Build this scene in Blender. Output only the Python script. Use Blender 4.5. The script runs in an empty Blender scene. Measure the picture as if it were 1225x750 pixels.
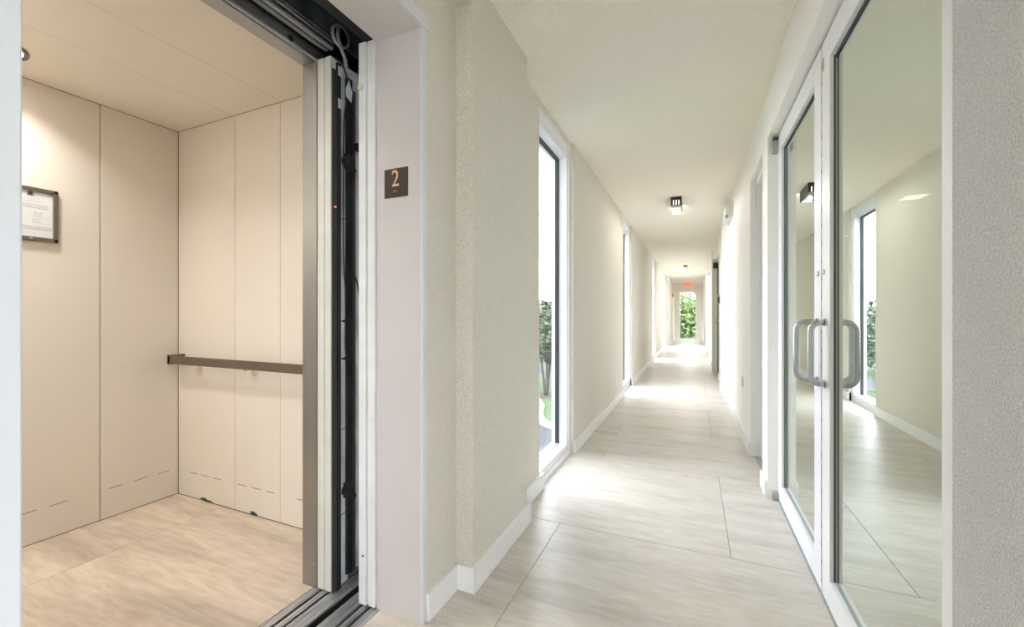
import bpy, bmesh, math, random
from mathutils import Vector, Matrix
random.seed(7)
C = bpy.context.scene.collection
SC = bpy.context.scene
R = math.radians

# ---------------------------------------------------------------- camera
H = 1.15
cd = bpy.data.cameras.new('camera'); cam = bpy.data.objects.new('camera', cd); C.objects.link(cam)
cd.sensor_fit = 'HORIZONTAL'; cd.sensor_width = 36.0; cd.lens = 36.0 * 497 / 1225
cd.shift_y = 1.0 / 1225; cd.clip_start = 0.02; cd.clip_end = 400
cam.location = (0, 0, H); cam.rotation_euler = (R(90), 0, math.atan(216.5 / 497))
SC.camera = cam

# ---------------------------------------------------------------- world, sun, exposure
SKY = 11.0
world = bpy.data.worlds.new('sky'); SC.world = world; world.use_nodes = True
wn = world.node_tree.nodes; wl = world.node_tree.links; wn.clear()
out = wn.new('ShaderNodeOutputWorld'); bg = wn.new('ShaderNodeBackground')
tc = wn.new('ShaderNodeTexCoord'); sep = wn.new('ShaderNodeSeparateXYZ')
grad = wn.new('ShaderNodeValToRGB'); noi = wn.new('ShaderNodeTexNoise'); cr = wn.new('ShaderNodeValToRGB'); mx = wn.new('ShaderNodeMixRGB')
mp = wn.new('ShaderNodeMapping'); mp.inputs['Scale'].default_value = (1, 1, 3.2)
wl.new(tc.outputs['Generated'], sep.inputs[0]); wl.new(sep.outputs['Z'], grad.inputs[0])
grad.color_ramp.elements[0].position = 0.0; grad.color_ramp.elements[0].color = (0.93, 0.955, 1.0, 1)
grad.color_ramp.elements[1].position = 0.6; grad.color_ramp.elements[1].color = (0.74, 0.84, 1.0, 1)
wl.new(tc.outputs['Generated'], mp.inputs[0]); wl.new(mp.outputs[0], noi.inputs['Vector'])
noi.inputs['Scale'].default_value = 2.6; noi.inputs['Detail'].default_value = 6
cr.color_ramp.elements[0].position = 0.42; cr.color_ramp.elements[1].position = 0.62
wl.new(noi.outputs['Fac'], cr.inputs[0]); wl.new(cr.outputs[0], mx.inputs[0])
wl.new(grad.outputs[0], mx.inputs[1]); mx.inputs[2].default_value = (1.0, 1.0, 1.0, 1)
wl.new(mx.outputs[0], bg.inputs[0]); bg.inputs[1].default_value = SKY; wl.new(bg.outputs[0], out.inputs[0])

sd = bpy.data.lights.new('sun', 'SUN'); sd.energy = 9.0; sd.angle = R(2); sd.color = (1.0, 0.95, 0.86)
sun = bpy.data.objects.new('sun', sd); C.objects.link(sun); sun.rotation_euler = (R(38), 0, R(12))

SC.view_settings.view_transform = 'Standard'; SC.view_settings.look = 'None'
SC.view_settings.exposure = 0.16; SC.view_settings.gamma = 1.0; SC.view_settings.use_curve_mapping = False
SC.cycles.max_bounces = 14; SC.cycles.diffuse_bounces = 8; SC.cycles.glossy_bounces = 5
SC.cycles.transparent_max_bounces = 16

# ---------------------------------------------------------------- materials
def mat(name, color=(.8, .8, .8), rough=.5, metal=0.0, spec=.5, bump=None, noise=None, emit=None, coat=0):
    m = bpy.data.materials.new(name); m.use_nodes = True
    nt = m.node_tree; b = nt.nodes['Principled BSDF']
    b.inputs['Base Color'].default_value = (*color, 1); b.inputs['Roughness'].default_value = rough
    b.inputs['Metallic'].default_value = metal; b.inputs['Specular IOR Level'].default_value = spec
    g = nt.nodes.new('ShaderNodeNewGeometry')
    if emit:
        b.inputs['Emission Color'].default_value = (*emit[0], 1); b.inputs['Emission Strength'].default_value = emit[1]
    if noise:    # (scale, amount, vector scale): colour variation that belongs to the material
        sc, amt, vs = noise
        mpp = nt.nodes.new('ShaderNodeMapping'); mpp.inputs['Scale'].default_value = vs
        nt.links.new(g.outputs['Position'], mpp.inputs[0])
        n = nt.nodes.new('ShaderNodeTexNoise'); n.inputs['Scale'].default_value = sc; n.inputs['Detail'].default_value = 4
        nt.links.new(mpp.outputs[0], n.inputs['Vector'])
        r = nt.nodes.new('ShaderNodeValToRGB')
        r.color_ramp.elements[0].position = .3; r.color_ramp.elements[1].position = .7
        r.color_ramp.elements[0].color = (*[c * (1 - amt) for c in color], 1)
        r.color_ramp.elements[1].color = (*[min(1, c * (1 + amt)) for c in color], 1)
        nt.links.new(n.outputs['Fac'], r.inputs[0]); nt.links.new(r.outputs[0], b.inputs['Base Color'])
    if bump:     # (scale, strength, distance)
        n = nt.nodes.new('ShaderNodeTexNoise'); n.inputs['Scale'].default_value = bump[0]; n.inputs['Detail'].default_value = 3
        nt.links.new(g.outputs['Position'], n.inputs['Vector'])
        bp = nt.nodes.new('ShaderNodeBump'); bp.inputs['Strength'].default_value = bump[1]; bp.inputs['Distance'].default_value = bump[2]
        nt.links.new(n.outputs['Fac'], bp.inputs['Height']); nt.links.new(bp.outputs[0], b.inputs['Normal'])
    if coat: b.inputs['Coat Weight'].default_value = coat
    return m

M = {}
M['stucco'] = mat('beige stucco', (.83, .79, .705), .9, bump=(230, 1.0, .007), noise=(230, .16, (1, 1, 1)))
M['stucco_grey'] = mat('shade-greyed stucco', (.72, .725, .75), .9, bump=(270, 1.0, .007), noise=(270, .19, (1, 1, 1)))  # grey base colour paints in the weaker light on the near right wall
M['ceiling'] = mat('cream textured ceiling', (.90, .85, .76), .92, bump=(120, .7, .006), noise=(120, .05, (1, 1, 1)))
M['trim'] = mat('white trim paint', (.88, .88, .88), .4)
M['wallwhite'] = mat('off white wall paint', (.90, .89, .855), .6, bump=(200, .3, .002))
M['casing'] = mat('cool white casing paint', (.70, .72, .75), .4)
M['jamb'] = mat('pale lilac grey frame paint', (.66, .635, .65), .42, noise=(3, .03, (1, 1, 1)))
M['laminate'] = mat('beige car panel', (.74, .69, .62), .42, noise=(3, .02, (1, 1, 1)))
M['laminate_ceiling'] = mat('beige car ceiling panel', (.78, .72, .63), .38)
M['dark_gap'] = mat('dark joint', (.05, .045, .04), .9)
M['steel'] = mat('brushed stainless steel', (.36, .37, .38), .32, 1.0, noise=(8, .10, (60, 60, .4)))
M['bronze'] = mat('brushed bronze rail', (.20, .165, .135), .38, .75, noise=(20, .12, (1, 1, 20)))
M['doorpaint'] = mat('white door edge paint', (.82, .85, .88), .38, noise=(5, .04, (1, 1, 3)))
M['doorpaint_warm'] = mat('pale grey car door edge', (.70, .71, .67), .4, noise=(5, .04, (1, 1, 3)))
M['black'] = mat('black metal', (.018, .02, .026), .42, .3, noise=(9, .4, (1, 1, 1)))
M['blacksoft'] = mat('black rubber', (.02, .02, .022), .6)
M['charcoal'] = mat('dark brown black profile', (.055, .05, .052), .45)
M['galv'] = mat('dusty galvanised sheet', (.62, .66, .68), .5, .15, noise=(14, .3, (1, 1, .5)))
M['track'] = mat('worn steel track', (.50, .52, .56), .4, .25)
M['header'] = mat('dark blue grey header steel', (.12, .145, .175), .45, .3, noise=(12, .5, (1, 1, 1)))
M['sill'] = mat('worn aluminium sill', (.52, .53, .56), .42, .7, noise=(60, .35, (1, .06, 1)))
M['groove'] = mat('black sill groove', (.02, .02, .022), .8)
M['alu'] = mat('white powder coated aluminium', (.84, .85, .88), .33)
M['gasket'] = mat('dark glazing gasket', (.035, .04, .045), .5)
M['gasket_grey'] = mat('grey glazing bead', (.36, .38, .40), .45)
M['handle'] = mat('satin aluminium handle', (.50, .51, .53), .26, .95)
M['paper'] = mat('white certificate paper', (.90, .92, .95), .8)
M['ink'] = mat('grey printed text', (.38, .39, .41), .8)
M['inkline'] = mat('faint grey print', (.60, .61, .63), .8)
M['emblem'] = mat('brown emblem print', (.16, .08, .06), .8)
M['frame'] = mat('brown picture frame', (.13, .105, .08), .4, noise=(60, .15, (1, 1, 1)))
M['plaque'] = mat('dark brown plaque', (.035, .022, .016), .35)
M['brass'] = mat('raised tan numeral', (.78, .52, .30), .5)
M['brass_plate'] = mat('brass cover plate', (.60, .50, .28), .35, .7)
M['fixture'] = mat('black fixture metal', (.045, .045, .045), .4, .3)
M['fixture_grey'] = mat('grey fixture edge', (.42, .42, .41), .45, .2)
M['lampglow'] = mat('lit lamp', (1, 1, 1), .5, emit=((1.0, .93, .80), 3))
M['carglow'] = mat('lit downlight lens', (1, 1, 1), .5, emit=((1.0, .90, .76), 10))
M['roomglow'] = mat('lit ceiling panel', (1, 1, 1), .5, emit=((1.0, 1.0, 1.0), 9))
M['red'] = mat('red exit lettering', (.9, .05, .05), .5, emit=((1.0, .06, .05), 1.6))
M['exitface'] = mat('pale exit sign face', (.85, .45, .42), .5, emit=((1.0, .25, .22), .35))
M['slot'] = mat('brown grey slot', (.20, .165, .13), .8)
M['led'] = mat('red led', (1, .1, .1), .5, emit=((1.0, .08, .1), 4))
M['sticker'] = mat('pale blue sticker', (.72, .80, .84), .5)
M['doorgrey'] = mat('sage grey door paint', (.68, .70, .62), .5)
M['slabgrey'] = mat('pale grey door paint', (.74, .76, .77), .5)
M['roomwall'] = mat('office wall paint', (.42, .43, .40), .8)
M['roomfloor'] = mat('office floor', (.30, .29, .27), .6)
M['greychip'] = mat('dark green chipped backing', (.03, .07, .055), .9)
M['shaft'] = mat('shaft block wall', (.20, .20, .20), .9, bump=(40, .6, .01))
M['concrete'] = mat('pavement', (.017, .019, .025), .9, noise=(2, .12, (1, 1, 1)))
M['road'] = mat('road', (.04, .042, .046), .9, noise=(1, .1, (1, 1, 1)))
M['curb'] = mat('white kerb', (.22, .22, .22), .8)
M['grass'] = mat('lawn', (.030, .058, .014), .95, noise=(3, .35, (1, 1, 1)))
M['mulch'] = mat('brown mulch', (.03, .016, .01), .95, noise=(12, .4, (1, 1, 1)))
M['bark'] = mat('pale bark', (.05, .045, .042), .9, noise=(9, .25, (1, 1, .3)))
M['exterior'] = mat('exterior wall', (.8, .78, .7), .9, bump=(120, .5, .004))

def tile_mat(name, base, warm, lo=.83, hi=1.07):
    m = bpy.data.materials.new(name); m.use_nodes = True; nt = m.node_tree; b = nt.nodes['Principled BSDF']
    g = nt.nodes.new('ShaderNodeNewGeometry'); oi = nt.nodes.new('ShaderNodeObjectInfo')
    add = nt.nodes.new('ShaderNodeVectorMath'); add.operation = 'MULTIPLY_ADD'
    add.inputs[1].default_value = (0, 0, 9.0); 
    comb = nt.nodes.new('ShaderNodeCombineXYZ'); nt.links.new(oi.outputs['Random'], comb.inputs['Z'])
    nt.links.new(comb.outputs[0], add.inputs[0]); nt.links.new(g.outputs['Position'], add.inputs[2])
    mpp = nt.nodes.new('ShaderNodeMapping'); mpp.inputs['Scale'].default_value = (.55, 3.2, 1); mpp.inputs['Rotation'].default_value = (0, 0, R(-9))
    nt.links.new(add.outputs[0], mpp.inputs[0])
    n1 = nt.nodes.new('ShaderNodeTexNoise'); n1.inputs['Scale'].default_value = 2.3; n1.inputs['Detail'].default_value = 7; n1.inputs['Roughness'].default_value = .62
    n1.inputs['Distortion'].default_value = .6
    nt.links.new(mpp.outputs[0], n1.inputs['Vector'])
    r1 = nt.nodes.new('ShaderNodeValToRGB'); e = r1.color_ramp.elements
    e[0].position = .33; e[0].color = (*[c * lo for c in base], 1)
    e[1].position = .66; e[1].color = (*[min(1, c * hi) for c in base], 1)
    k = e.new(.5); k.color = (*base, 1)
    nt.links.new(n1.outputs['Fac'], r1.inputs[0])
    n2 = nt.nodes.new('ShaderNodeTexNoise'); n2.inputs['Scale'].default_value = 14; n2.inputs['Detail'].default_value = 5
    nt.links.new(mpp.outputs[0], n2.inputs['Vector'])
    r2 = nt.nodes.new('ShaderNodeValToRGB'); r2.color_ramp.elements[0].position = .38; r2.color_ramp.elements[1].position = .6
    r2.color_ramp.elements[0].color = (*warm, 1); r2.color_ramp.elements[1].color = (1, 1, 1, 1)
    nt.links.new(n2.outputs['Fac'], r2.inputs[0])
    mm = nt.nodes.new('ShaderNodeMixRGB'); mm.blend_type = 'MULTIPLY'; mm.inputs[0].default_value = .55
    nt.links.new(r1.outputs[0], mm.inputs[1]); nt.links.new(r2.outputs[0], mm.inputs[2]); nt.links.new(mm.outputs[0], b.inputs['Base Color'])
    b.inputs['Roughness'].default_value = .34; b.inputs['Specular IOR Level'].default_value = .45
    return m
M['tile'] = tile_mat('travertine look floor tile', (.635, .60, .545), (.84, .79, .72))
M['cartile_lamplit'] = tile_mat('lamplight-warmed travertine look car tile', (.58, .50, .415), (.80, .71, .62), .76, 1.14)  # warm light of the car is put into this tile colour

def glass_mat(name, refl, tint, rcol=(1, 1, 1)):
    m = bpy.data.materials.new(name); m.use_nodes = True; nt = m.node_tree; nt.nodes.clear()
    o = nt.nodes.new('ShaderNodeOutputMaterial'); mi = nt.nodes.new('ShaderNodeMixShader')
    t = nt.nodes.new('ShaderNodeBsdfTransparent'); g = nt.nodes.new('ShaderNodeBsdfGlossy')
    t.inputs[0].default_value = (*tint, 1); g.inputs[0].default_value = (*rcol, 1); g.inputs['Roughness'].default_value = 0.0
    if refl is None:
        lw = nt.nodes.new('ShaderNodeFresnel'); lw.inputs[0].default_value = 1.45; nt.links.new(lw.outputs[0], mi.inputs[0])
    else: mi.inputs[0].default_value = refl
    nt.links.new(t.outputs[0], mi.inputs[1]); nt.links.new(g.outputs[0], mi.inputs[2]); nt.links.new(mi.outputs[0], o.inputs[0])
    return m
M['glass'] = glass_mat('clear window glass', .05, (.97, .98, .99))
M['doorglass'] = glass_mat('reflective tinted door glass', .82, (.72, .78, .74), (.925, .98, .935))
M['picglass'] = glass_mat('thin picture glass', .05, (.97, .97, .97))

def leaf_mat(name, c1, c2):
    m = bpy.data.materials.new(name); m.use_nodes = True; nt = m.node_tree; b = nt.nodes['Principled BSDF']
    g = nt.nodes.new('ShaderNodeNewGeometry'); r = nt.nodes.new('ShaderNodeValToRGB')
    r.color_ramp.elements[0].color = (*c1, 1); r.color_ramp.elements[1].color = (*c2, 1)
    nt.links.new(g.outputs['Random Per Island'], r.inputs[0]); nt.links.new(r.outputs[0], b.inputs['Base Color'])
    b.inputs['Roughness'].default_value = .55
    b.inputs['Transmission Weight'].default_value = 0
    return m
M['leaf'] = leaf_mat('bright green leaves', (.012, .04, .005), (.11, .19, .03))
M['leaf_dull'] = leaf_mat('dull green leaves', (.012, .026, .008), (.07, .095, .04))
M['leaf_hill'] = leaf_mat('deep green leaves', (.008, .02, .006), (.03, .055, .02))

# ---------------------------------------------------------------- helpers
def wloc(o):
    v = Vector((0, 0, 0))
    while o: v += o.location; o = o.parent
    return v
class MB:
    def __init__(s): s.bm = bmesh.new()
    def box(s, x0, x1, y0, y1, z0, z1, bev=0):
        x0, x1 = sorted((x0, x1)); y0, y1 = sorted((y0, y1)); z0, z1 = sorted((z0, z1))
        b = bmesh.new(); r = bmesh.ops.create_cube(b, size=1)
        for v in b.verts: v.co = Vector(((x0 + x1) / 2 + v.co.x * (x1 - x0), (y0 + y1) / 2 + v.co.y * (y1 - y0), (z0 + z1) / 2 + v.co.z * (z1 - z0)))
        if bev: bmesh.ops.bevel(b, geom=b.edges[:], offset=bev, segments=2, affect='EDGES', profile=.5)
        s._merge(b); return s
    def _merge(s, b):
        me = bpy.data.meshes.new('t'); b.to_mesh(me); b.free(); s.bm.from_mesh(me); bpy.data.meshes.remove(me)
    def cyl(s, p, q, r, n=20, r2=None):
        p = Vector(p); q = Vector(q); d = q - p; b = bmesh.new()
        bmesh.ops.create_cone(b, cap_ends=True, segments=n, radius1=r, radius2=r if r2 is None else r2, depth=d.length)
        bmesh.ops.transform(b, matrix=Matrix.Translation((p + q) / 2) @ d.to_track_quat('Z', 'Y').to_matrix().to_4x4(), verts=b.verts)
        s._merge(b); return s
    def ring(s, c, axis, ro, ri, depth, n=40):      # flat ring; axis 'z' or 'x' or 'y'
        b = bmesh.new(); L = []
        for k in range(n):
            a = 2 * math.pi * k / n; ca, sa = math.cos(a), math.sin(a); row = []
            for r, h in ((ro, 0), (ro * .97 + ri * .03, depth), (ri, depth * .8), (ri, 0)):
                u, v = r * ca, r * sa
                co = {'z': (u, v, h), 'y': (u, h, v), 'x': (h, u, v)}[axis]
                row.append(b.verts.new(Vector(c) + Vector(co)))
            L.append(row)
        for k in range(n):
            A, B = L[k], L[(k + 1) % n]
            for j in range(4): b.faces.new((A[j], A[(j + 1) % 4], B[(j + 1) % 4], B[j]))
        bmesh.ops.recalc_face_normals(b, faces=b.faces); s._merge(b); return s
    def tube(s, pts, r, n=10, closed=False):
        pts = [Vector(p) for p in pts]; b = bmesh.new(); rings = []; ref = None
        for i, p in enumerate(pts):
            t = (pts[min(i + 1, len(pts) - 1)] - pts[max(i - 1, 0)]).normalized()
            if ref is None: ref = t.orthogonal().normalized()
            ref = (ref - t * ref.dot(t)).normalized(); w = t.cross(ref)
            rr = r(i / (len(pts) - 1)) if callable(r) else r
            rings.append([b.verts.new(p + (ref * math.cos(2 * math.pi * k / n) + w * math.sin(2 * math.pi * k / n)) * rr) for k in range(n)])
        for A, B in zip(rings, rings[1:]):
            for k in range(n): b.faces.new((A[k], A[(k + 1) % n], B[(k + 1) % n], B[k]))
        b.faces.new(rings[0][::-1]); b.faces.new(rings[-1])
        for f in b.faces: f.smooth = True
        s._merge(b); return s
    def prism(s, poly, axis, a, bb):   # extrude a polygon given in the two other axes
        b = bmesh.new()
        def co(u, v, w): return {'x': (w, u, v), 'y': (u, w, v), 'z': (u, v, w)}[axis]
        A = [b.verts.new(co(u, v, a)) for u, v in poly]; B = [b.verts.new(co(u, v, bb)) for u, v in poly]
        n = len(poly); b.faces.new(A); b.faces.new(B[::-1])
        for k in range(n): b.faces.new((A[k], B[k], B[(k + 1) % n], A[(k + 1) % n]))
        bmesh.ops.recalc_face_normals(b, faces=b.faces); s._merge(b); return s
    def build(s, name, m, parent=None, origin=None):
        vs = s.bm.verts
        lo = Vector([min(v.co[i] for v in vs) for i in range(3)]); hi = Vector([max(v.co[i] for v in vs) for i in range(3)])
        og = Vector(origin) if origin else Vector(((lo.x + hi.x) / 2, (lo.y + hi.y) / 2, lo.z))
        for v in vs: v.co -= og
        me = bpy.data.meshes.new(name); s.bm.to_mesh(me); s.bm.free(); me.materials.append(M[m] if isinstance(m, str) else m)
        o = bpy.data.objects.new(name, me); C.objects.link(o)
        if parent: o.parent = parent; o.location = og - wloc(parent)
        else: o.location = og
        return o
def bx(name, m, x0, x1, y0, y1, z0, z1, parent=None, bev=0): return MB().box(x0, x1, y0, y1, z0, z1, bev).build(name, m, parent)
def tag(o, label=None, cat=None, group=None, kind=None):
    if label: o['label'] = label
    if cat: o['category'] = cat
    if group: o['group'] = group
    if kind: o['kind'] = kind
    return o
def empty(name, loc, label=None, cat=None, group=None, kind=None):
    o = bpy.data.objects.new(name, None); o.empty_display_size = .1; C.objects.link(o); o.location = loc
    return tag(o, label, cat, group, kind)
def struct(name, m, *b, parent=None, bev=0, label=None, cat='wall'):
    o = bx(name, m, *b, parent=parent, bev=bev)
    if not parent: tag(o, label, cat, kind='structure')
    return o

# ================================================================ STRUCTURE
ZC = 2.565; XL = -.905; XR = .43; YE = 20.6; YB = -3.2
# ---- floor: base slab with each tile a part
floor = struct('floor', 'dark_gap', -1.13, .56, YB, YE + .1, -.16, -.006, label='corridor floor of large pale travertine-look tiles', cat='floor')
G = .0012
tilemesh = {}
def tile(x0, x1, y0, y1, m='tile', parent=floor, top=0):
    key = (round(x1 - x0, 3), round(y1 - y0, 3), m)
    og = Vector(((x0 + x1) / 2, (y0 + y1) / 2, top - .01))
    if key in tilemesh:
        o = bpy.data.objects.new('tile', tilemesh[key]); C.objects.link(o)
        o.parent = parent; o.location = og - wloc(parent)
    else:
        o = bx('tile', m, x0 + G, x1 - G, y0 + G, y1 - G, top - .01, top, parent, bev=.0006); tilemesh[key] = o.data
    return o
y = 2.204 - 1.08 * 5; k = 1
while y < YE:
    y0, y1 = max(y, YB), min(y + 1.08, YE)
    j = -.67 if k % 2 else .165
    xl = -1.125 if y0 < 1.0 else (-.95 if y0 > 2.4 else -.93)
    if y1 > 1.2 and y0 < 1.2:
        tile(-1.118, -.67, y0, 1.507); tile(-.93, -.67, 1.507, y1); tile(-.67, .56, y0, y1)
    else:
        if j < -.5: tile(xl, j, y0, y1); tile(j, .56, y0, y1)
        else: tile(xl, j, y0, y1); tile(j, .56, y0, y1)
    y += 1.08; k += 1

# ---- ceiling and left walls
struct('ceiling', 'ceiling', -1.2, .75, YB, YE + .2, ZC, ZC + .3, label='low cream textured ceiling of the corridor', cat='ceiling')
L = lambda *a, **k_: struct('wall_left', 'stucco', *a, **k_)
L(-1.133, -.918, 1.297, 1.515, 0, 2.44, label='narrow beige stucco wall between the elevator frame and the pilaster')
L(-1.133, -.838, 1.515, 2.13, 0, 2.44, label='protruding beige stucco pilaster beside the elevator wall')
L(-1.133, -.838, YB, 2.13, 2.44, ZC + .05, label='beige stucco beam running above the elevator entrance')
L(-1.133, -.918, YB, .245, 0, 2.44, label='stucco wall on the near side of the elevator entrance')
L(-1.133, -.918, .245, 1.297, 2.262, 2.44, label='stucco wall strip over the elevator entrance')
L(-1.075, -.92, 2.13, 2.56, 0, ZC + .05, label='recessed beige wall strip between pilaster and first tall window')
wins = [(2.56, 3.345), (6.02, 6.90), (10.7, 11.55), (14.2, 15.9)]
names = ['beige wall section between the first and second left windows', 'left wall section between the second and third windows', 'left wall section between the third and fourth windows', 'far left wall section beyond the last window']
for i in range(4):
    a = wins[i][1]; b = wins[i + 1][0] if i < 3 else YE
    L(-1.075, XL, a, b, 0, ZC + .05, label=names[i])
for i, (a, b) in enumerate(wins):
    L(-1.075, XL - .02, a, b, 2.52, ZC + .05, label='thin wall strip above %s tall window' % ['first', 'second', 'third', 'fourth'][i])
struct('wall_left', 'exterior', -1.35, -1.133, 2.2, 2.30, -3.3, 3.3, label='outer face of the building beside the first window')
# far-left projecting strip near the corridor end
L(-1.0, -.80, 16.6, YE, 0, ZC + .02, label='slightly projecting end section of the left wall')

# ---- tall windows: frame, gasket, glass
for i, (a, b) in enumerate(wins):
    w = empty('window_%d' % (i + 1), (-1.0, (a + b) / 2, 0), ['nearest tall floor-to-ceiling window with white frame on the left wall', 'second tall white framed window along the left wall', 'third tall window along the left wall', 'fourth tall window along the left wall'][i], 'window', kind='structure')
    fx0, fx1 = -1.075, -.945; fw = .055
    tag(bx('frame_stile', 'alu', fx0, fx1, a, a + fw, .0, 2.52, w))
    tag(bx('frame_stile', 'alu', fx0, fx1, b - fw, b, .0, 2.52, w))
    bx('frame_stile', 'alu', fx1, -.93, b - .035, b, .0, 2.52, w)
    bx('frame_rail', 'alu', fx0, fx1, a + fw, b - fw, 0, .09, w)
    bx('frame_rail', 'alu', fx1, -.925, a, b - .035, 0, .035, w)
    bx('frame_rail', 'alu', fx0, fx1, a + fw, b - fw, 2.43, 2.52, w)
    bx('frame_rail', 'alu', fx1, -.93, a, b - .035, 2.49, 2.52, w)
    g = MB(); t = .014
    g.box(-1.041, -1.011, a + fw, a + fw + t, .09, 2.43); g.box(-1.041, -1.011, b - fw - t, b - fw, .09, 2.43)
    g.box(-1.041, -1.011, a + fw + t, b - fw - t, 2.43 - t, 2.43)
    g.build('gasket', 'gasket', w)
    bx('glass_pane', 'glass', -1.031, -1.025, a + fw + .001, b - fw - .001, .092, 2.425, w)
    bx('weatherstrip', 'gasket_grey', -1.022, -1.011, a + fw + t, b - fw - t, .09, .096, w)

# ---- baseboards, left
BH = .103
def bb(side, *b, label): return struct('baseboard_' + side, 'trim', *b, bev=.002, label=label, cat='baseboard')
bb('left', -.918, -.902, 1.297, 1.515, 0, BH, label='short white baseboard beside the elevator frame')
bb('left', -.918, -.822, 1.500, 1.515, 0, BH, label='white baseboard on the near face of the stucco pilaster')
bb('left', -.92, -.822, 2.13, 2.155, 0, BH, label='white baseboard end block at the far corner of the pilaster')
bb('left', -.838, -.822, 1.515, 2.13, 0, BH, label='white baseboard along the stucco pilaster')
bb('left', -.92, -.903, 2.155, 2.60, 0, BH, label='white baseboard under the recessed wall strip before the window')
segs = [(3.375, 6.0), (6.92, 10.68), (11.58, 14.18), (15.92, 16.58)]
for i, (a, b) in enumerate(segs): bb('left', XL, XL + .017, a, b, 0, BH, label='white baseboard along left wall section %s' % ['after the first window', 'after the second window', 'after the third window', 'after the fourth window'][i])
bb('left', -.80, -.783, 16.6, YE, 0, BH, label='white baseboard on the far end section of the left wall')
for i, (a, b) in enumerate(segs[:3]):      # small end return of each run
    struct('trim_%d' % (i + 1), 'trim', -.945, XL + .017, a - .02, a, 0, BH, bev=.002, label='white baseboard return at the %s left window' % ['first', 'second', 'third'][i], cat='baseboard')

# ---- right walls
Rw = lambda *a, m='wallwhite', **k_: struct('wall_right', m, *a, **k_)
DY0, DY1, DH = 1.007, 3.035, 2.262
Rw(XR, .56, YB, -1.45, 0, ZC + .05, m='stucco_grey', label='shade-greyed stucco wall behind the camera')
Rw(XR, .56, -1.45, -.42, 2.40, ZC + .05, m='stucco_grey', label='wall above the added side window behind the camera')
Rw(XR, .56, -.42, DY0, 0, ZC + .05, m='stucco_grey', label='shade-greyed stucco wall on the near side of the glass doors')
Rw(XR, .56, DY0, DY1, DH, ZC + .05, label='white wall band above the glass doors')
Rw(XR, .56, DY1, 3.25, 0, ZC + .05, label='narrow white wall strip on the far side of the glass doors')
Rw(XR, .56, 3.25, 3.895, 2.24, ZC + .05, label='white wall above the recessed closet door')
Rw(XR, .56, 3.895, 8.35, 0, ZC + .05, label='long white wall on the right with a small outlet')
Rw(XR, .56, 8.35, 9.15, 2.24, ZC + .05, label='white wall above the far sage door')
Rw(XR, .56, 9.15, YE, 0, ZC + .05, label='far white wall on the right side')
Rw(.385, XR, 10.4, 10.75, 0, ZC + .02, label='slim white pilaster past the sage door on the right wall')
Rw(.36, XR, 13.6, 14.2, 0, ZC + .02, label='farther white pilaster on the right wall')
Rw(.388, XR, 6.75, 7.05, 0, ZC + .02, label='slim white pilaster before the sage door on the right wall')
def bbr(a, b, label, x=XR): bb('right', x - .017, x, a, b, 0, BH, label=label)
bbr(-.41, DY0 - .01, 'white baseboard on the near right stucco wall'); bbr(YB, -1.46, 'white baseboard on the right wall behind the camera')
bbr(DY1 + .005, 3.24, 'short white baseboard between the glass doors and the closet door')
bbr(3.905, 6.74, 'white baseboard along the right wall with the outlet')
bb('right', XR - .017, .469, 3.878, 3.8945, 0, BH, label='white baseboard return into the closet doorway')
bbr(7.06, 8.3, 'white baseboard before the sage door'); bbr(9.3, 10.39, 'white baseboard after the sage door'); bbr(10.76, 13.59, 'white baseboard between the far pilasters'); bbr(14.21, YE, 'white baseboard at the far right end')
bb('right', .371, .388, 6.735, 7.065, 0, BH, label='white baseboard around the slim pilaster before the sage door')
bb('right', .368, .385, 10.385, 10.765, 0, BH, label='white baseboard around the pilaster past the sage door')

# closet door (recessed)
d2 = empty('door_3', (.5, 3.57, 0), 'recessed pale grey closet door past the glass doors', 'door', kind='structure')
bx('door_slab', 'slabgrey', .497, .535, 3.29, 3.855, .01, 2.20, d2, bev=.003)
bx('door_frame', 'trim', .47, .56, 3.855, 3.894, 0, 2.239, d2); bx('door_frame', 'trim', .47, .56, 3.251, 3.29, 0, 2.239, d2)
bx('door_frame', 'trim', .47, .56, 3.29, 3.855, 2.20, 2.239, d2)
bx('threshold', 'gasket_grey', .46, .555, 3.29, 3.855, 0, .009, d2)
MB().cyl((.497, 3.36, 1.0), (.462, 3.36, 1.0), .012).cyl((.462, 3.36, 1.0), (.462, 3.44, 1.0), .009).build('lever_handle', 'handle', d2)
# sage door further on
d3 = empty('door_4', (.47, 8.75, 0), 'far sage grey door on the right wall', 'door', kind='structure')
bx('door_slab', 'doorgrey', .46, .50, 8.40, 9.10, .01, 2.17, d3, bev=.003)
bx('door_frame', 'doorgrey', .345, .56, 9.10, 9.18, 0, 2.238, d3, bev=.003); bx('door_frame', 'doorgrey', .425, .56, 8.352, 8.40, 0, 2.238, d3)
bx('door_frame', 'doorgrey', .425, .56, 8.40, 9.10, 2.17, 2.238, d3)
bx('door_gasket', 'gasket', .44, .458, 9.085, 9.098, .02, 2.16, d3)
bx('door_closer', 'gasket', .36, .44, 8.97, 9.09, 2.05, 2.16, d3, bev=.006)
MB().cyl((.46, 8.97, 1.02), (.41, 8.97, 1.02), .012).cyl((.41, 8.97, 1.02), (.385, 8.97, 1.02), .03).build('door_knob', 'handle', d3)
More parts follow.
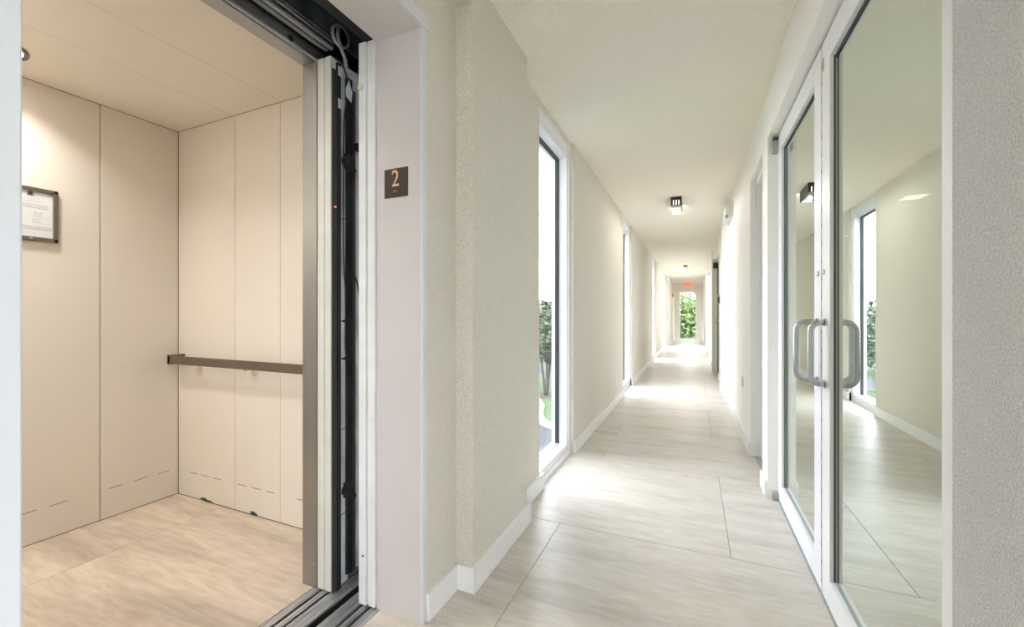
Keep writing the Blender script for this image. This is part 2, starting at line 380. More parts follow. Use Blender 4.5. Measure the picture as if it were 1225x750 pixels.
# end wall with the glazed door
struct('wall_end', 'stucco_end' if 'stucco_end' in M else 'stucco', -1.0, -.585, YE, YE + .2, 0, ZC + .05, label='end wall left of the glazed end door')
struct('wall_end', 'stucco', .15, .56, YE, YE + .2, 0, ZC + .05, label='end wall right of the glazed end door')
struct('wall_end', 'stucco', -.585, .15, YE, YE + .2, 2.21, ZC + .05, label='end wall above the glazed end door')
w = empty('window_5', (-.22, YE + .08, 0), 'tall glazed panel at the far end of the corridor showing trees', 'window', kind='structure')
for a in (-.585, .105): bx('frame_stile', 'alu', a, a + .045, YE + .03, YE + .1, 0, 2.21, w)
bx('frame_rail', 'alu', -.54, .105, YE + .03, YE + .1, 0, .06, w); bx('frame_rail', 'alu', -.54, .105, YE + .03, YE + .1, 2.15, 2.21, w)
bx('glass_pane', 'glass', -.539, .104, YE + .06, YE + .066, .06, 2.15, w)
bb('end', -.78, -.59, YE - .017, YE, 0, BH, label='white baseboard left of the end window'); bb('end', .155, .41, YE - .017, YE, 0, BH, label='white baseboard right of the end window')
# rear end behind the camera: closed; an unseen side window is added to light the elevator frame
struct('wall_rear', 'stucco', -1.133, .56, YB - .15, YB, 0, ZC + .05, label='plain wall closing the corridor behind the camera')
w = empty('window_6', (.5, -.8, 0), 'added unseen side window behind the camera that lights the elevator frame', 'window', kind='structure')
for a in (-1.449, -.47): bx('frame_stile', 'alu', .46, .54, a, a + .049, 0, 2.4, w)
bx('frame_rail', 'alu', .46, .54, -1.40, -.47, 0, .06, w); bx('glass_pane', 'glass', .50, .506, -1.399, -.471, .06, 2.4, w)

# ================================================================ GLASS DOUBLE DOORS (right)
dd = empty('door_2', (.5, 2.05, 0), 'white aluminium double doors with reflective glass on the right wall', 'door', kind='structure')
X0, X1 = .484, .529
bx('door_frame', 'alu', X0, .56, DY0 + .001, 1.067, 0, DH - .002, dd); bx('door_frame', 'alu', X0 + .004, .56, DY1 - .018, DY1 - .001, 0, DH - .002, dd)
bx('threshold', 'gasket_grey', .479, .56, DY0 + .003, DY1 - .003, 0, .008, dd)
def leaf(ya, yb, meet):
    lf = MB(); sw = .104; zt = 2.252; zb = .012
    lf.box(X0, X1, ya, ya + sw, zb, zt, .002).box(X0, X1, yb - sw, yb, zb, zt, .002)
    lf.box(X0, X1, ya + sw, yb - sw, zb, .118).box(X0, X1, ya + sw, yb - sw, 2.146, zt)
    l = lf.build('door_leaf', 'alu', dd, origin=(.5, meet, 0))
    gz = MB(); a, b = ya + sw, yb - sw
    gz.box(.497, .5215, a, a + .006, .118, 2.146).box(.4975, .5015, b - .006, b, .118, 2.146)
    gz.box(.4995, .5215, a, b, 2.136, 2.146)
    gz.build('glazing_bead', 'gasket', l)
    gz = MB(); gz.box(.5015, .5215, b - .006, b, .118, 2.146); gz.box(.499, .5215, a, b, .118, .122); gz.build('glazing_bead', 'gasket_grey', l)
    bx('glass_pane', 'doorglass', .505, .5065, a + .004, b - .004, .12, 2.14, l)
    return l
lfn = leaf(1.07, 2.066, 2.06); lff = leaf(2.080, DY1 - .02, 2.09)
# brush seal between the leaves
br = MB()
for i in range(90):
    z = .05 + i * .0243; br.box(.4850 + .002 * (i % 3), .50, 2.0672, 2.0788, z, z + .014 + .004 * (i % 2))
br.build('brush_seal', 'gasket', dd)
def dhandle(xo, xs, ym, yg, z0, z1, l, lab):
    r = .0115; c = .034; pts = []
    sgn = 1 if xo > xs else -1
    pts.append((xs, ym, z0)); pts.append((xs + (xo - xs) * .3, ym + (yg - ym) * .3, z0))
    for k in range(0, 7):
        a = math.pi / 2 * k / 6; pts.append((xo - sgn * c * (1 - math.sin(a)), yg, z0 + c * (1 - math.cos(a))))
    for k in range(0, 7):
        a = math.pi / 2 * k / 6; pts.append((xo - sgn * c * (1 - math.cos(a)), yg, z1 - c * (1 - math.sin(a))))
    pts.append((xs + (xo - xs) * .3, ym + (yg - ym) * .3, z1)); pts.append((xs, ym, z1))
    m = MB().tube(pts, r, 14)
    for z in (z0, z1): m.cyl((xs - .001 * sgn, ym, z), (xs + .006 * sgn, ym, z), .016)
    return m.build('pull_handle', 'handle', l)
dhandle(.432, X0, 2.012, 2.0, .872, 1.118, lfn, ''); dhandle(.594, X1, 2.012, 2.005, .872, 1.118, lfn, '')
dhandle(.408, X0, 2.122, 2.128, .872, 1.118, lff, ''); dhandle(.567, X1, 2.122, 2.13, .872, 1.118, lff, '')
# latch / pivots
MB().cyl((.4835, 2.03, 1.32), (.478, 2.03, 1.32), .011).build('lock_cylinder', 'handle', lfn)
MB().cyl((.4835, 2.115, 1.32), (.478, 2.115, 1.32), .011).build('lock_cylinder', 'handle', lff)
bx('top_bolt', 'brass_plate', .482, .4845, 2.035, 2.062, 2.135, 2.185, lfn)
bx('pivot_hinge', 'fixture_grey', .452, .484, 3.0, 3.035, 2.15, 2.225, dd, bev=.003)
bx('pivot_hinge', 'gasket', .455, .484, 3.0, 3.035, 2.228, 2.245, dd)
bx('pivot_hinge', 'fixture_grey', .452, .484, 3.0, 3.035, .004, .05, dd, bev=.003)
bx('header_seal', 'gasket', .487, .52, DY0 + .07, DY1 - .02, 2.2525, 2.2605, dd)
# room behind the glass
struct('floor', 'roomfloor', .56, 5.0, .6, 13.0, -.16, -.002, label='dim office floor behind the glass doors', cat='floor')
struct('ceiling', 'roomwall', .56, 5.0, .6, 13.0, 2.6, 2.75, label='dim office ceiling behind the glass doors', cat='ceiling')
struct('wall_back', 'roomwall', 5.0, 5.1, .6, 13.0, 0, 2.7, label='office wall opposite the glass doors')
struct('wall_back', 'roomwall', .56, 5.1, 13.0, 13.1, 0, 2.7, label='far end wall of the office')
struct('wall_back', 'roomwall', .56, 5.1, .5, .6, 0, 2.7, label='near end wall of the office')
for i, yy in enumerate((6.6, 9.4)):
    t = empty('ceiling_panel_light', (2.47, yy, 2.6), ['bright rectangular ceiling light seen through the near glass door, larger one', 'thin bright ceiling light seen through the glass door, smaller farther one'][i], 'light', 'office ceiling lights')
    MB().box(2.34, 2.36, yy - .15, yy + .15, 2.575, 2.6).box(2.58, 2.60, yy - .15, yy + .15, 2.575, 2.6).box(2.36, 2.58, yy - .15, yy - .13, 2.575, 2.6).box(2.36, 2.58, yy + .13, yy + .15, 2.575, 2.6).build('frame', 'alu', t)
    bx('diffuser', 'roomglow', 2.36, 2.58, yy - .13, yy + .13, 2.58, 2.595, t)

# ================================================================ ELEVATOR ENTRANCE (door_1)
e1 = empty('door_1', (-1.03, .77, 0), 'open elevator entrance with pale lilac grey steel frame', 'door', kind='structure')
JY, NY, JT = 1.276, .275, 2.213
fr = bx('jamb', 'jamb', -1.133, -.93, JY, 1.296, 0, 2.262, e1)
bx('jamb', 'jamb', -1.133, -.93, .247, NY, 0, 2.262, e1)
bx('jamb_head', 'jamb', -1.133, -.93, NY, JY, JT, 2.26, e1)
bx('casing', 'casing', -.93, -.914, JY - .001, 1.303, 0, 2.213, e1, bev=.003)
bx('casing', 'casing', -.93, -.914, .225, NY + .001, 0, 2.213, e1, bev=.003)
bx('casing_head', 'casing', -.93, -.911, .22, 1.313, 2.213, 2.262, e1, bev=.003)
# hoistway sill
MB().box(-1.285, -1.118, -.4, 1.9, -.03, -.008).build('sill_plate', 'groove', e1)
def ridges(xa, xb, n, par, m='sill', y0=-.1, y1=1.9, name='sill_ridge', top=0.0):
    w_ = (xb - xa) / n; mb = MB()
    for i in range(n): mb.box(xa + i * w_ + .0012, xa + (i + 1) * w_ - .0012, y0, y1, top - .009, top)
    return mb.build(name, m, par)
ridges(-1.272, -1.212, 6, e1); ridges(-1.196, -1.172, 2, e1); ridges(-1.158, -1.119, 3, e1)
# hoistway door panels, slid open into the pocket
for xa, xb, hole in ((-1.213, -1.177, True), (-1.172, -1.1355, False)):
    p = MB().box(xa, xb, 1.264 if hole else 1.268, 1.95, .006, 2.222, .003).build('door_panel', 'doorpaint', e1)
    if hole:
        MB().cyl((-1.2, 1.2645, 2.044), (-1.2, 1.259, 2.044), .0135, 24).build('bumper', 'jamb', p)
        MB().cyl((-1.19, 1.2645, .20), (-1.19, 1.262, .20), .004, 10).build('screw', 'gasket', p)
    bx('guide_shoe', 'blacksoft', xa + .008, xb - .008, 1.28, 1.5, -.006, .006, p)
# shaft around the car
SH = lambda *a, label, m='shaft': struct('wall_shaft', m, *a, label=label)
SH(-3.5, -1.133, 2.05, 2.2, -.6, 3.2, label='elevator shaft wall beyond the car')
SH(-3.5, -1.133, -.85, -.7, -.6, 3.2, label='elevator shaft wall on the near side of the car')
SH(-3.6, -3.5, -.85, 2.2, -.6, 3.2, label='elevator shaft wall behind the car')
SH(-3.6, -1.133, -.85, 2.2, 3.2, 3.3, label='top of the elevator shaft')
SH(-3.6, -1.133, -.85, 2.2, -.7, -.6, label='bottom of the shaft section under the car')
SH(-1.2, -1.133, -.7, .2, 0, 3.2, label='inner shaft front wall on the near side')
SH(-1.2, -1.133, -.7, 2.05, 2.5, 3.2, label='inner shaft front wall above the entrance')
SH(-1.3, -1.133, -.7, 2.05, -.6, -.032, label='shaft front wall below the sill')
# hoistway header mechanics
bx('header_box', 'black', -1.19, -1.135, 0, 2.04, 2.225, 2.30, e1)
bx('header_box', 'black', -1.225, -1.175, 0, 1.27, 2.262, 2.48, e1)
bx('header_track', 'black', -1.235, -1.222, 0, 2.04, 2.33, 2.37, e1)

# ================================================================ ELEVATOR CAR
car = empty('elevator_car', (-2.28, .75, 0), 'elevator car with beige wall panels and stone-look floor behind the open doors', 'elevator')
CX0, CX1, CY0, CY1, CZ = -3.03, -1.53, -.13, 1.59, 2.32
bx('platform', 'dark_gap', CX0 - .06, -1.465, CY0 - .06, CY1 + .06, -.08, -.006, car)
bx('shell', 'dark_gap', CX0 - .06, CX0 - .022, CY0 - .06, CY1 + .06, -.006, CZ + .06, car)
bx('shell', 'dark_gap', CX0 - .02, CX1 + .08, CY1 + .022, CY1 + .06, -.006, CZ + .06, car)
bx('shell', 'dark_gap', CX0 - .02, CX1 + .08, CY0 - .06, CY0 - .022, -.006, CZ + .06, car)
bx('shell', 'dark_gap', CX0 - .02, CX1 + .08, CY0 - .022, CY1 + .022, CZ + .022, CZ + .06, car)
for x0, x1 in ((-3.03, -2.58), (-2.58, -1.466)):
    for y0, y1 in (((-.13, 1.59),) if x0 < -3 else ((-.13, .22), (.22, 1.59))):
        tile(x0, x1, y0, y1, 'cartile_lamplit', car)
g = .0018
slots = [(1.243, 1.305), (1.358, 1.425), (1.478, 1.54), (.895, .962), (1.007, 1.075), (.785, .85), (.5, .565), (.62, .68)]
for y0, y1 in ((1.207, 1.59), (.822, 1.207), (.437, .822), (.052, .437), (-.13, .052)):
    p = bx('wall_panel', 'laminate', CX0 - .02, CX0, y0 + g, y1 - g, .002, CZ - .0015, car, bev=.0012)
    for a, b in slots:
        if y0 < a < y1: MB().prism([(a, .162), (b, .164), (b, .1675), (a, .1655)], 'x', CX0 - .002, CX0 + .0006).build('vent_slot', 'slot', p)
sslots = [(-2.906, -2.83), (-2.794, -2.718), (-2.677, -2.604), (-2.442, -2.366), (-2.322, -2.25), (-2.2, -2.131), (-1.956, -1.885), (-1.84, -1.77), (-1.72, -1.65)]
for x0, x1 in ((-3.03, -2.471), (-2.471, -2.085), (-2.085, -1.532)):
    p = bx('wall_panel', 'laminate', x0 + g, x1 - g, CY1, CY1 + .02, .002, CZ - .0015, car, bev=.0012)
    for a, b in sslots:
        if x0 < a < x1: MB().prism([(a, .154), (b, .154), (b, .1575), (a, .1575)], 'y', CY1 - .0006, CY1 + .002).build('vent_slot', 'slot', p)
    bx('wall_panel', 'laminate', x0 + g, x1 - g, CY0 - .02, CY0, .002, CZ - .0015, car, bev=.0012)
    # chipped lower edge on two of the panels
    if x0 < -3: MB().prism([(-2.80, .006), (-2.74, .003), (-2.67, .006), (-2.70, .013), (-2.735, .012), (-2.755, .020), (-2.79, .016)], 'y', CY1 - .001, CY1 + .002).build('chip', 'greychip', p)
    elif x0 < -2.4: MB().prism([(-2.33, .003), (-2.27, .003), (-2.28, .012), (-2.305, .022), (-2.335, .018)], 'y', CY1 - .001, CY1 + .002).build('chip', 'greychip', p)
# front returns
bx('front_column', 'steel', -1.53, -1.447, 1.27, 1.70, -.004, 2.212, car, bev=.0015)
bx('front_column', 'steel', -1.53, -1.447, -.2, .27, -.004, 2.212, car, bev=.0015)
bx('wall_panel', 'laminate', -1.56, -1.5305, CY0, .268, .002, CZ - .0015, car)
bx('transom', 'steel', -1.53, -1.447, -.2, 1.70, 2.213, 2.34, car)
bx('screw', 'doorpaint', -1.467, -1.463, 1.2685, 1.27, .10, .104, car)
# ceiling panels
for x0, x1 in ((-3.03, -2.475), (-2.475, -2.08), (-2.08, -1.532)):
    bx('ceiling_panel', 'laminate_ceiling', x0 + g * .6, x1 - g * .6, CY0, CY1, CZ, CZ + .02, car, bev=.001)
# recessed downlights: dark ring, lens and the lamp's own light
for x_, y_ in ((-2.785, .752), (-1.80, .76), (-2.77, .10), (-1.80, .10)):
    d = MB().ring((x_, y_, CZ), 'z', .106, .088, -.008).build('downlight', 'frame', car)
    MB().cyl((x_, y_, CZ - .003), (x_, y_, CZ + .001), .089, 32).build('lens', 'carglow', d)
    ld = bpy.data.lights.new('downlight_lamp', 'AREA'); ld.shape = 'DISK'; ld.size = .15; ld.energy = 5.4 if x_ < -2 else 4.0; ld.color = (1.0, .97, .92); ld.spread = R(125)
    lo = bpy.data.objects.new('downlight_lamp', ld); C.objects.link(lo); lo.parent = car; lo.location = Vector((x_, y_, CZ - .012)) - wloc(car)
# handrail
hr = MB().box(-2.985, -1.56, 1.505, 1.515, .845, .895, .003).box(-2.985, -2.955, 1.505, 1.59, .84, .90, .003).build('handrail', 'bronze', car)
for x_ in (-2.80, -2.30, -1.80):
    MB().box(x_ - .022, x_ + .022, 1.515, 1.589, .835, .852, .002).box(x_ - .022, x_ + .022, 1.583, 1.589, .80, .852, .002).build('bracket', 'laminate_ceiling', hr)
# car sill
MB().box(-1.463, -1.308, -.2, 1.9, -.03, -.008).build('sill_plate', 'groove', car)
ridges(-1.463, -1.428, 3, car, y0=-.2); ridges(-1.415, -1.388, 2, car, y0=-.2); ridges(-1.376, -1.309, 6, car, y0=-.2)
# car doors, retracted
for xa, xb in ((-1.4405, -1.403), (-1.3985, -1.365)):
    bx('door_panel', 'doorpaint_warm', xa, xb, 1.268, 1.36, .006, 2.215, car, bev=.0025)
    bx('door_panel_body', 'galv', xa + .002, xb - .002, 1.36, 2.0, .03, 2.215, car)
lc = MB().box(-1.3645, -1.358, 1.270, 1.294, .006, 2.165, .002).build('light_curtain', 'charcoal', car)
bx('light_curtain_cap', 'blacksoft', -1.3645, -1.354, 1.294, 1.312, .002, 2.20, lc)
MB().cyl((-1.358, 1.284, 1.595), (-1.355, 1.284, 1.595), .0035, 10).build('indicator_led', 'led', lc)
for z0, z1 in ((2.145, 2.185), (2.01, 2.05)): bx('sticker', 'sticker', -1.354, -1.3525, 1.2955, 1.3115, z0, z1, lc)
bx('door_face_strip', 'galv', -1.3648, -1.3625, 1.312, 1.60, .04, 2.2, car)
for i, z in enumerate((1.55, .96, .66, 1.12, .30)):     # folded seams on the strip
    MB().prism([(1.320, z), (1.344, z + .006 * (-1) ** i), (1.344, z + .009), (1.320, z + .003)], 'x', -1.3625, -1.3615).build('seam', 'groove', car)
bx('coupler_vane', 'black', -1.363, -1.350, 1.343, 1.372, .04, 2.16, car); bx('coupler_vane', 'charcoal', -1.363, -1.352, 1.376, 1.392, .04, 2.12, car)
for z in (1.80, .40):
    MB().cyl((-1.362, 1.345, z), (-1.335, 1.345, z), .024, 20).cyl((-1.362, 1.362, z - .03), (-1.335, 1.362, z - .03), .017, 16).box(-1.362, -1.345, 1.330, 1.372, z - .03, z + .035, .003).build('coupler_roller', 'blacksoft', car)
# header on the car: deep steel channel, round tracks, cable pulley
bx('header_channel', 'header', -1.462, -1.448, -.3, 1.95, 2.213, 2.80, car)
bx('header_lip', 'track', -1.4475, -1.441, -.3, 1.30, 2.208, 2.218, car)
MB().cyl((-1.4478, 1.148, 2.234), (-1.446, 1.148, 2.234), .012, 24).build('header_hole', 'groove', car)
MB().cyl((-1.4478, .62, 2.234), (-1.446, .62, 2.234), .012, 24).build('header_hole', 'groove', car)
bx('door_track', 'track', -1.432, -1.416, -.3, 1.30, 2.264, 2.271, car); bx('track_bracket', 'black', -1.447, -1.37, -.3, 1.32, 2.272, 2.284, car)
bx('door_track', 'track', -1.40, -1.384, -.3, 1.30, 2.262, 2.2715, car)
MB().tube([(-1.372, -.3, 2.278), (-1.372, 1.29, 2.278)], .006, 10).build('door_track', 'track', car)
bx('hanger_plate', 'header', -1.363, -1.355, -.3, 1.5, 2.282, 2.48, car)
for yy in (.78, 1.05): MB().cyl((-1.3555, yy, 2.34), (-1.352, yy, 2.34), .020, 20).build('hanger_bolt', 'groove', car)
bx('header_cover', 'black', -1.40, -1.22, -.3, 1.95, 2.48, 2.50, car)
MB().ring((-1.352, 1.30, 2.305), 'x', .045, .036, .012).build('pulley', 'track', car)
MB().cyl((-1.356, 1.30, 2.305), (-1.340, 1.30, 2.305), .034, 24).build('pulley_hub', 'black', car)
for k_, off in enumerate((0, .006, .012)):
    MB().tube([(-1.335, 1.275 + off, 2.33), (-1.333, 1.268 + off, 2.29), (-1.333, 1.285 + off, 2.25), (-1.336, 1.31 + off, 2.22), (-1.34, 1.318 + off, 2.19)], .003, 6).build('cable', 'track', car)
def curve_pts(P, n=10):
    P = [Vector(p) for p in P]; o_ = []
    for i in range(len(P) - 1):
        p0 = P[max(i - 1, 0)]; p1 = P[i]; p2 = P[i + 1]; p3 = P[min(i + 2, len(P) - 1)]
        for k in range(n):
            t = k / n; o_.append(.5 * ((2 * p1) + (p2 - p0) * t + (2 * p0 - 5 * p1 + 4 * p2 - p3) * t * t + (3 * p1 - p0 - 3 * p2 + p3) * t ** 3))
    o_.append(P[-1]); return o_
MB().tube(curve_pts([(-1.357, 1.31, 2.21), (-1.35, 1.335, 2.17), (-1.35, 1.345, 2.10), (-1.356, 1.33, 1.95), (-1.358, 1.329, 1.5), (-1.357, 1.332, 1.33), (-1.356, 1.338, 1.25), (-1.356, 1.338, 1.0)]), .0028, 6).build('cable', 'blacksoft', car)
MB().prism([(1.325, 2.10), (1.342, 2.145), (1.362, 2.10), (1.356, 2.055), (1.328, 2.07)], 'x', -1.342, -1.3405).build('paper_tag', 'sticker', car)
MB().tube(curve_pts([(-1.345, 1.376, 1.33), (-1.34, 1.39, 1.28), (-1.34, 1.405, 1.22)], 6), .003, 6).build('cable', 'blacksoft', car)
bx('bracket_plate', 'black', -1.345, -1.30, 1.37, 1.42, 1.86, 1.885, car)

# ================================================================ THINGS
# certificate in a frame on the car's back wall
ct = empty('picture_frame', (-3.0285, .938, 1.515), 'brown framed certificate with printed text hanging on the elevator car wall', 'picture')
ya, yb, za, zb = .841, 1.035, 1.518, 1.785
MB().box(-3.0285, -3.014, ya, yb, za, za + .02, .002).box(-3.0285, -3.014, ya, yb, zb - .02, zb, .002).box(-3.0285, -3.014, ya, ya + .018, za, zb, .002).box(-3.0285, -3.014, yb - .018, yb, za, zb, .002).build('frame', 'frame', ct)
pg = bx('certificate', 'paper', -3.0282, -3.022, ya + .018, yb - .018, za + .02, zb - .02, ct)
bx('glass_pane', 'picglass', -3.019, -3.018, ya + .018, yb - .018, za + .02, zb - .02, ct)
def txt(body, size, loc, rot, m, parent, name='lettering', ext=.0004, align='CENTER', sx=1, bold=0):
    cu = bpy.data.curves.new(name, 'FONT'); cu.body = body; cu.size = size; cu.extrude = ext; cu.align_x = align; cu.align_y = 'CENTER'; cu.offset = bold
    o = bpy.data.objects.new(name, cu); C.objects.link(o); dg = bpy.context.evaluated_depsgraph_get(); dg.update()
    me = bpy.data.meshes.new_from_object(o.evaluated_get(dg)); bpy.data.objects.remove(o)
    me.materials.clear(); me.materials.append(M[m]); o = bpy.data.objects.new(name, me); C.objects.link(o)
    o.parent = parent; o.location = Vector(loc) - wloc(parent); o.rotation_euler = rot; o.scale = (sx, 1, 1); return o
yc = .938
em = MB().prism([(yc - .014, 1.742), (yc + .014, 1.742), (yc + .006, 1.752), (yc + .012, 1.758), (yc + .003, 1.762), (yc, 1.770), (yc - .003, 1.762), (yc - .012, 1.758), (yc - .006, 1.752)], 'x', -3.0225, -3.0215).build('emblem', 'emblem', pg)
ink = MB(); faint = MB(); rnd = random.Random(3)
def line(y0, y1, z, mb, h=.0022):
    y_ = y0
    while y_ < y1:
        w_ = rnd.uniform(.004, .011); mb.box(-3.0222, -3.0218, y_, min(y_ + w_, y1), z, z + h); y_ += w_ + .003
line(yc - .02, yc + .02, 1.733, faint); line(yc - .03, yc + .033, 1.724, faint); line(yc - .022, yc + .036, 1.713, ink)
for z in (1.698, 1.690, 1.682): line(.864, 1.0, z, ink, .003)
for z in (1.66, 1.652, 1.644): line(.864, .905, z, faint); line(.948, .978, z, ink)
line(.948, 1.008, 1.636, ink, .0014)
for z in (1.625, 1.617, 1.609): line(.864, .905, z, faint); line(.944, .976, z, ink)
for z in (1.588, 1.581, 1.574): line(.864, 1.012, z, ink, .003)
ink.build('printed_text', 'ink', pg)['kind'] = 'stuff'; faint.build('printed_text', 'inkline', pg)['kind'] = 'stuff'
bx('label_tab', 'brass', -3.0142, -3.0135, .933, .943, za + .008, za + .013, ct)

# floor-number plaque
sg = empty('floor_sign', (-1.036, JY, 1.596), 'square dark brown floor number sign reading 2 on the elevator jamb', 'sign')
bx('plate', 'plaque', -1.091, -.982, JY - .004, JY, 1.596, 1.706, sg, bev=.0012)
txt('2', .090, (-1.038, JY - .0046, 1.664), (R(90), 0, 0), 'brass', sg, 'numeral', .0008, sx=.85)
dots = MB()
for dx, dz in ((0, 0), (0, .006), (.006, .006), (.012, 0), (.012, .006)): dots.cyl((-1.045 + dx, JY - .004, 1.615 + dz), (-1.045 + dx, JY - .0055, 1.615 + dz), .0014, 8)
dots.build('braille_dots', 'brass', sg)

# corridor ceiling lights: black open box fixtures
def fixture(x, y, s, label):
    t = empty('ceiling_light', (x, y, ZC), label, 'light', 'black box lights on the corridor ceiling')
    hx, hy, h = .062 * s, .19 * s, .13 * s
    MB().box(x - hx, x + hx, y - hy, y + hy, ZC - .035, ZC, .003).build('canopy', 'fixture', t)
    MB().box(x - hx, x - hx + .006, y - hy, y + hy, ZC - h, ZC - .035).box(x + hx - .006, x + hx, y - hy, y + hy, ZC - h, ZC - .035).build('side_plate', 'fixture', t)
    for ye_ in (y - hy, y + hy - .012): bx('end_bar', 'fixture_grey', x - hx, x + hx, ye_, ye_ + .012, ZC - h, ZC - h + .028, t, bev=.001)
    MB().box(x - hx + .006, x + hx - .006, y - hy, y - hy + .006, ZC - h + .028, ZC - .035).build('louvre_back', 'fixture', t)
    for k in (-.5, 0, .5):
        MB().cyl((x + k * hx, y - hy - .001, ZC - .045), (x + k * hx, y - hy - .001, ZC - h + .034), .006 if k == 0 else .0035, 10).build('lamp_tube', 'lampglow', t)
    ld = bpy.data.lights.new('fixture_lamp', 'POINT'); ld.shadow_soft_size = .012; ld.energy = 13.0; ld.color = (1.0, .96, .88)
    lo = bpy.data.objects.new('fixture_lamp', ld); C.objects.link(lo); lo.parent = t; lo.location = (0, 0, -h + .006)
    return t
fixture(-.185, 5.55, 1.0, 'black box ceiling light nearest the camera in the corridor')
fixture(-.20, 13.1, .8, 'small far ceiling light beyond the first black one')
fixture(-.2, -2.0, 1.0, 'added unseen ceiling light behind the camera that brightens the near corridor')  # unseen fixture added to light the near stretch of corridor

# emergency light high on the right wall
em = empty('emergency_light', (XR, 5.7, 2.3), 'small pale box light with dark mount high on the right wall', 'light')
bx('mounting_plate', 'doorgrey', XR - .018, XR, 5.45, 6.05, 2.30, 2.47, em, bev=.003)
bx('housing', 'slabgrey', XR - .075, XR - .018, 5.55, 6.0, 2.30, 2.46, em, bev=.006)
bx('lens_strip', 'fixture_grey', XR - .078, XR - .045, 5.54, 5.60, 2.30, 2.335, em)
bx('conduit', 'slabgrey', XR - .03, XR, 6.0, 6.02, 2.47, 2.56, em)
# outlet, card reader, fire strobe, exit sign
ou = empty('wall_outlet', (XR, 4.43, .48), 'small beige outlet low on the white right wall', 'outlet')
pl = bx('cover_plate', 'brass_plate', XR - .006, XR, 4.40, 4.47, .47, .565, ou, bev=.001)
for z in (.495, .53): bx('socket', 'doorgrey', XR - .008, XR - .006, 4.42, 4.45, z, z + .02, ou)
cr_ = empty('card_reader', (XR, 8.1, 1.33), 'small grey card reader on the right wall beside the sage door', 'reader')
bx('housing', 'fixture_grey', XR - .045, XR, 8.05, 8.16, 1.33, 1.48, cr_, bev=.004); bx('keypad', 'gasket', XR - .04, XR - .01, 8.045, 8.05, 1.35, 1.45, cr_)
st = empty('fire_alarm', (-.80, 18.6, 1.85), 'tiny brown alarm box on the far left wall', 'alarm')
bx('housing', 'brass_plate', -.80, -.74, 18.5, 18.65, 1.86, 2.06, st, bev=.004); bx('lens', 'emblem', -.79, -.75, 18.49, 18.5, 1.90, 1.96, st)
wl_ = empty('wall_light', (XR, 12.2, 2.2), 'small white globe light on the far right wall near the ceiling', 'light')
MB().cyl((XR, 12.2, 2.25), (XR - .10, 12.2, 2.25), .07, 20).build('globe', 'trim', wl_); MB().cyl((XR, 12.2, 2.25), (XR - .02, 12.2, 2.25), .085, 20).build('base', 'alu', wl_)
ex = empty('exit_sign', (-.20, 20.0, 2.4), 'red glowing EXIT sign hanging at the far end of the corridor', 'sign')
bx('housing', 'exitface', -.40, .02, 20.0, 20.05, 2.44, 2.565, ex, bev=.003) if False else bx('housing', 'exitface', -.40, .02, 20.0, 20.05, 2.38, 2.56, ex, bev=.003)
txt('EXIT', .17, (-.19, 19.998, 2.47), (R(90), 0, 0), 'red', ex, 'lettering', .002, bold=.004, sx=1.0)
struct('trim_4', 'trim', -.80, .30, YE - .04, YE, 2.47, 2.50, label='thin white conduit line across the end wall by the exit sign', cat='trim')
hn = empty('grab_rail', (.40, 18.0, 0), 'white upright rail panel low at the far right of the corridor', 'railing')
bx('post', 'alu', .33, .36, 17.6, 17.64, 0, .9, hn); bx('post', 'alu', .33, .36, 18.4, 18.44, 0, .9, hn); bx('top_bar', 'alu', .33, .36, 17.6, 18.44, .87, .9, hn); bx('panel', 'wallwhite', .34, .35, 17.64, 18.4, .08, .87, hn)

# ================================================================ OUTSIDE
GZ = -3.3
gr = bx('ground', 'grass', -60, 40, -20, 80, GZ - .3, GZ); tag(gr, 'green lawn outside the tall window', 'lawn', kind='structure')
# paved drive in front of the kerb
pv = MB(); arc = [(-6.6, 18.6), (-6.1, 16.95), (-5.75, 16.2), (-5.39, 15.7), (-5.0, 15.45), (-4.5, 15.38), (-3.0, 15.5), (-1.4, 15.9)]
pv.prism([(-30, 4), (-1.4, 4)] + arc[::-1] + [(-7.6, 20.5), (-9.5, 22.5), (-30, 24)], 'z', GZ + .001, GZ + .03)
tag(pv.build('pavement', 'concrete'), 'grey blue paved drive below the window', 'paving', kind='structure')
kb = MB(); full = [(-30, 24), (-9.5, 22.5), (-7.6, 20.5)] + arc
for (a, b) in zip(full, full[1:]):
    a = Vector((*a, 0)); b = Vector((*b, 0)); n = (b - a).cross(Vector((0, 0, 1))).normalized() * .16
    kb.prism([(a.x - n.x, a.y - n.y), (b.x - n.x, b.y - n.y), (b.x + n.x, b.y + n.y), (a.x + n.x, a.y + n.y)], 'z', GZ + .02, GZ + .17)
tag(kb.build('kerb', 'curb'), 'white curved kerb between drive and lawn', 'kerb', kind='structure')
tag(bx('road', 'road', -60, -1.5, 30, 36, GZ + .001, GZ + .03), 'grey road beyond the lawn', 'road', kind='structure')
mu = MB()
mu.cyl((-7.35, 21.7, GZ + .001), (-7.35, 21.7, GZ + .006), .9, 20)
tag(mu.build('mulch_bed', 'mulch'), 'brown mulch bed around the young tree trunks', 'mulch', kind='stuff')
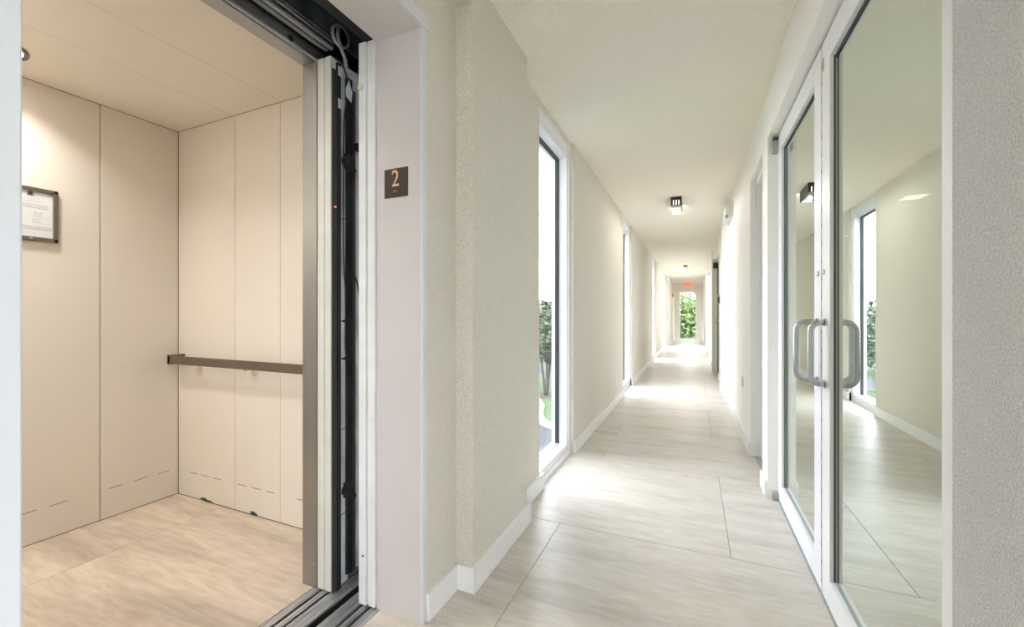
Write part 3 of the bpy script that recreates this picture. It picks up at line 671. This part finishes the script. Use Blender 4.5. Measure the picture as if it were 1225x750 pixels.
def foliage(mb_bm, c, rx, ry, rz, n, s, rnd, shell=.55):
    for _ in range(n):
        while True:
            v = Vector((rnd.uniform(-1, 1), rnd.uniform(-1, 1), rnd.uniform(-1, 1)))
            if shell < v.length < 1: break
        p = Vector((c[0] + v.x * rx, c[1] + v.y * ry, c[2] + v.z * rz))
        d = Vector((rnd.gauss(0, 1), rnd.gauss(0, 1), rnd.gauss(0, .6))).normalized(); w_ = d.orthogonal().normalized()
        w_ = (Matrix.Rotation(rnd.uniform(0, 6.28), 3, d) @ w_); L_ = s * rnd.uniform(.7, 1.4)
        a = mb_bm.verts.new(p); b = mb_bm.verts.new(p + d * L_ * .5 + w_ * L_ * .25); c_ = mb_bm.verts.new(p + d * L_); e_ = mb_bm.verts.new(p + d * L_ * .5 - w_ * L_ * .25)
        mb_bm.faces.new((a, b, c_, e_))
def tree(x, y, top, cw, n, s, m, label, group, seed, trunks=1, low=None, z0=GZ):
    rnd = random.Random(seed); t = empty('tree', (x, y, z0), label, 'tree', group)
    h = top - z0; lowz = z0 + h * .45 if low is None else low
    tk = MB()
    for k in range(trunks):
        a = 6.28 * k / max(trunks, 1) + 1.0; o_ = .18 if trunks > 1 else 0
        pts = [(x + math.cos(a) * o_ * (.3 + f * 2.2), y + math.sin(a) * o_ * (.3 + f * 2.2), z0 + (lowz - z0 + h * .25) * f) for f in (0, .25, .5, .75, 1)]
        tk.tube(pts, lambda q: (.09 if trunks > 1 else .16) * (1 - .5 * q), 8)
    tr = tk.build('trunk', 'bark', t)
    cwn = MB(); cz = (lowz + top) / 2; rz = (top - lowz) / 2
    for k in range(24):
        a = k * 2.4; rr = .6 * cw * math.sqrt((k % 8 + .5) / 8); zz = -.8 + 1.6 * ((k * 7) % 24) / 23
        f = math.sqrt(1 - (zz * .8) ** 2)
        foliage(cwn.bm, (x + math.cos(a) * rr, y + math.sin(a) * rr, cz + zz * rz), cw * .5 * f, cw * .5 * f, rz * .30, n // 24, s, rnd)
    tag(cwn.build('crown', m, t))
    return t
tree(-7.4, 21.7, 1.85, 2.1, 7000, .24, 'leaf_dull', 'young multi-trunk tree on mulch seen through the first window', 'trees', 11, trunks=3, low=-1.4, z0=GZ + .02)
tree(-11.8, 28.5, 1.6, 2.2, 3200, .32, 'leaf', 'bushy green tree behind the young tree through the first window', 'trees', 12, low=-2.2)
tree(-13.5, 39.0, 2.3, 4.5, 3600, .55, 'leaf_hill', 'dark green tree beyond the road', 'trees', 13, low=-2.4)
tree(-27.0, 42.0, 2.8, 5.0, 3000, .6, 'leaf_hill', 'broad dark tree beyond the road at left', 'trees', 14, low=-2.4)
tree(-5.0, 40.0, 2.4, 4.5, 3000, .55, 'leaf_hill', 'dark tree beyond the road at right', 'trees', 15, low=-2.4)
ebl = ['nearest bright green tree filling the end window', 'leafy tree left of the nearest one outside the end window', 'leafy tree right of the nearest one outside the end window', 'taller tree behind the nearest one through the end window']
for i, (x, y, top, cw, low) in enumerate(((-.35, 24.6, 1.9, 1.7, -3.0), (-3.6, 26.5, 2.4, 1.9, -3.0), (2.9, 26.8, 2.3, 1.9, -3.0), (-.5, 30.0, 2.75, 2.6, -3.0))):
    tree(x, y, top, cw, 9000, .20, 'leaf', ebl[i], 'trees beyond the end window', 30 + i, low=low)
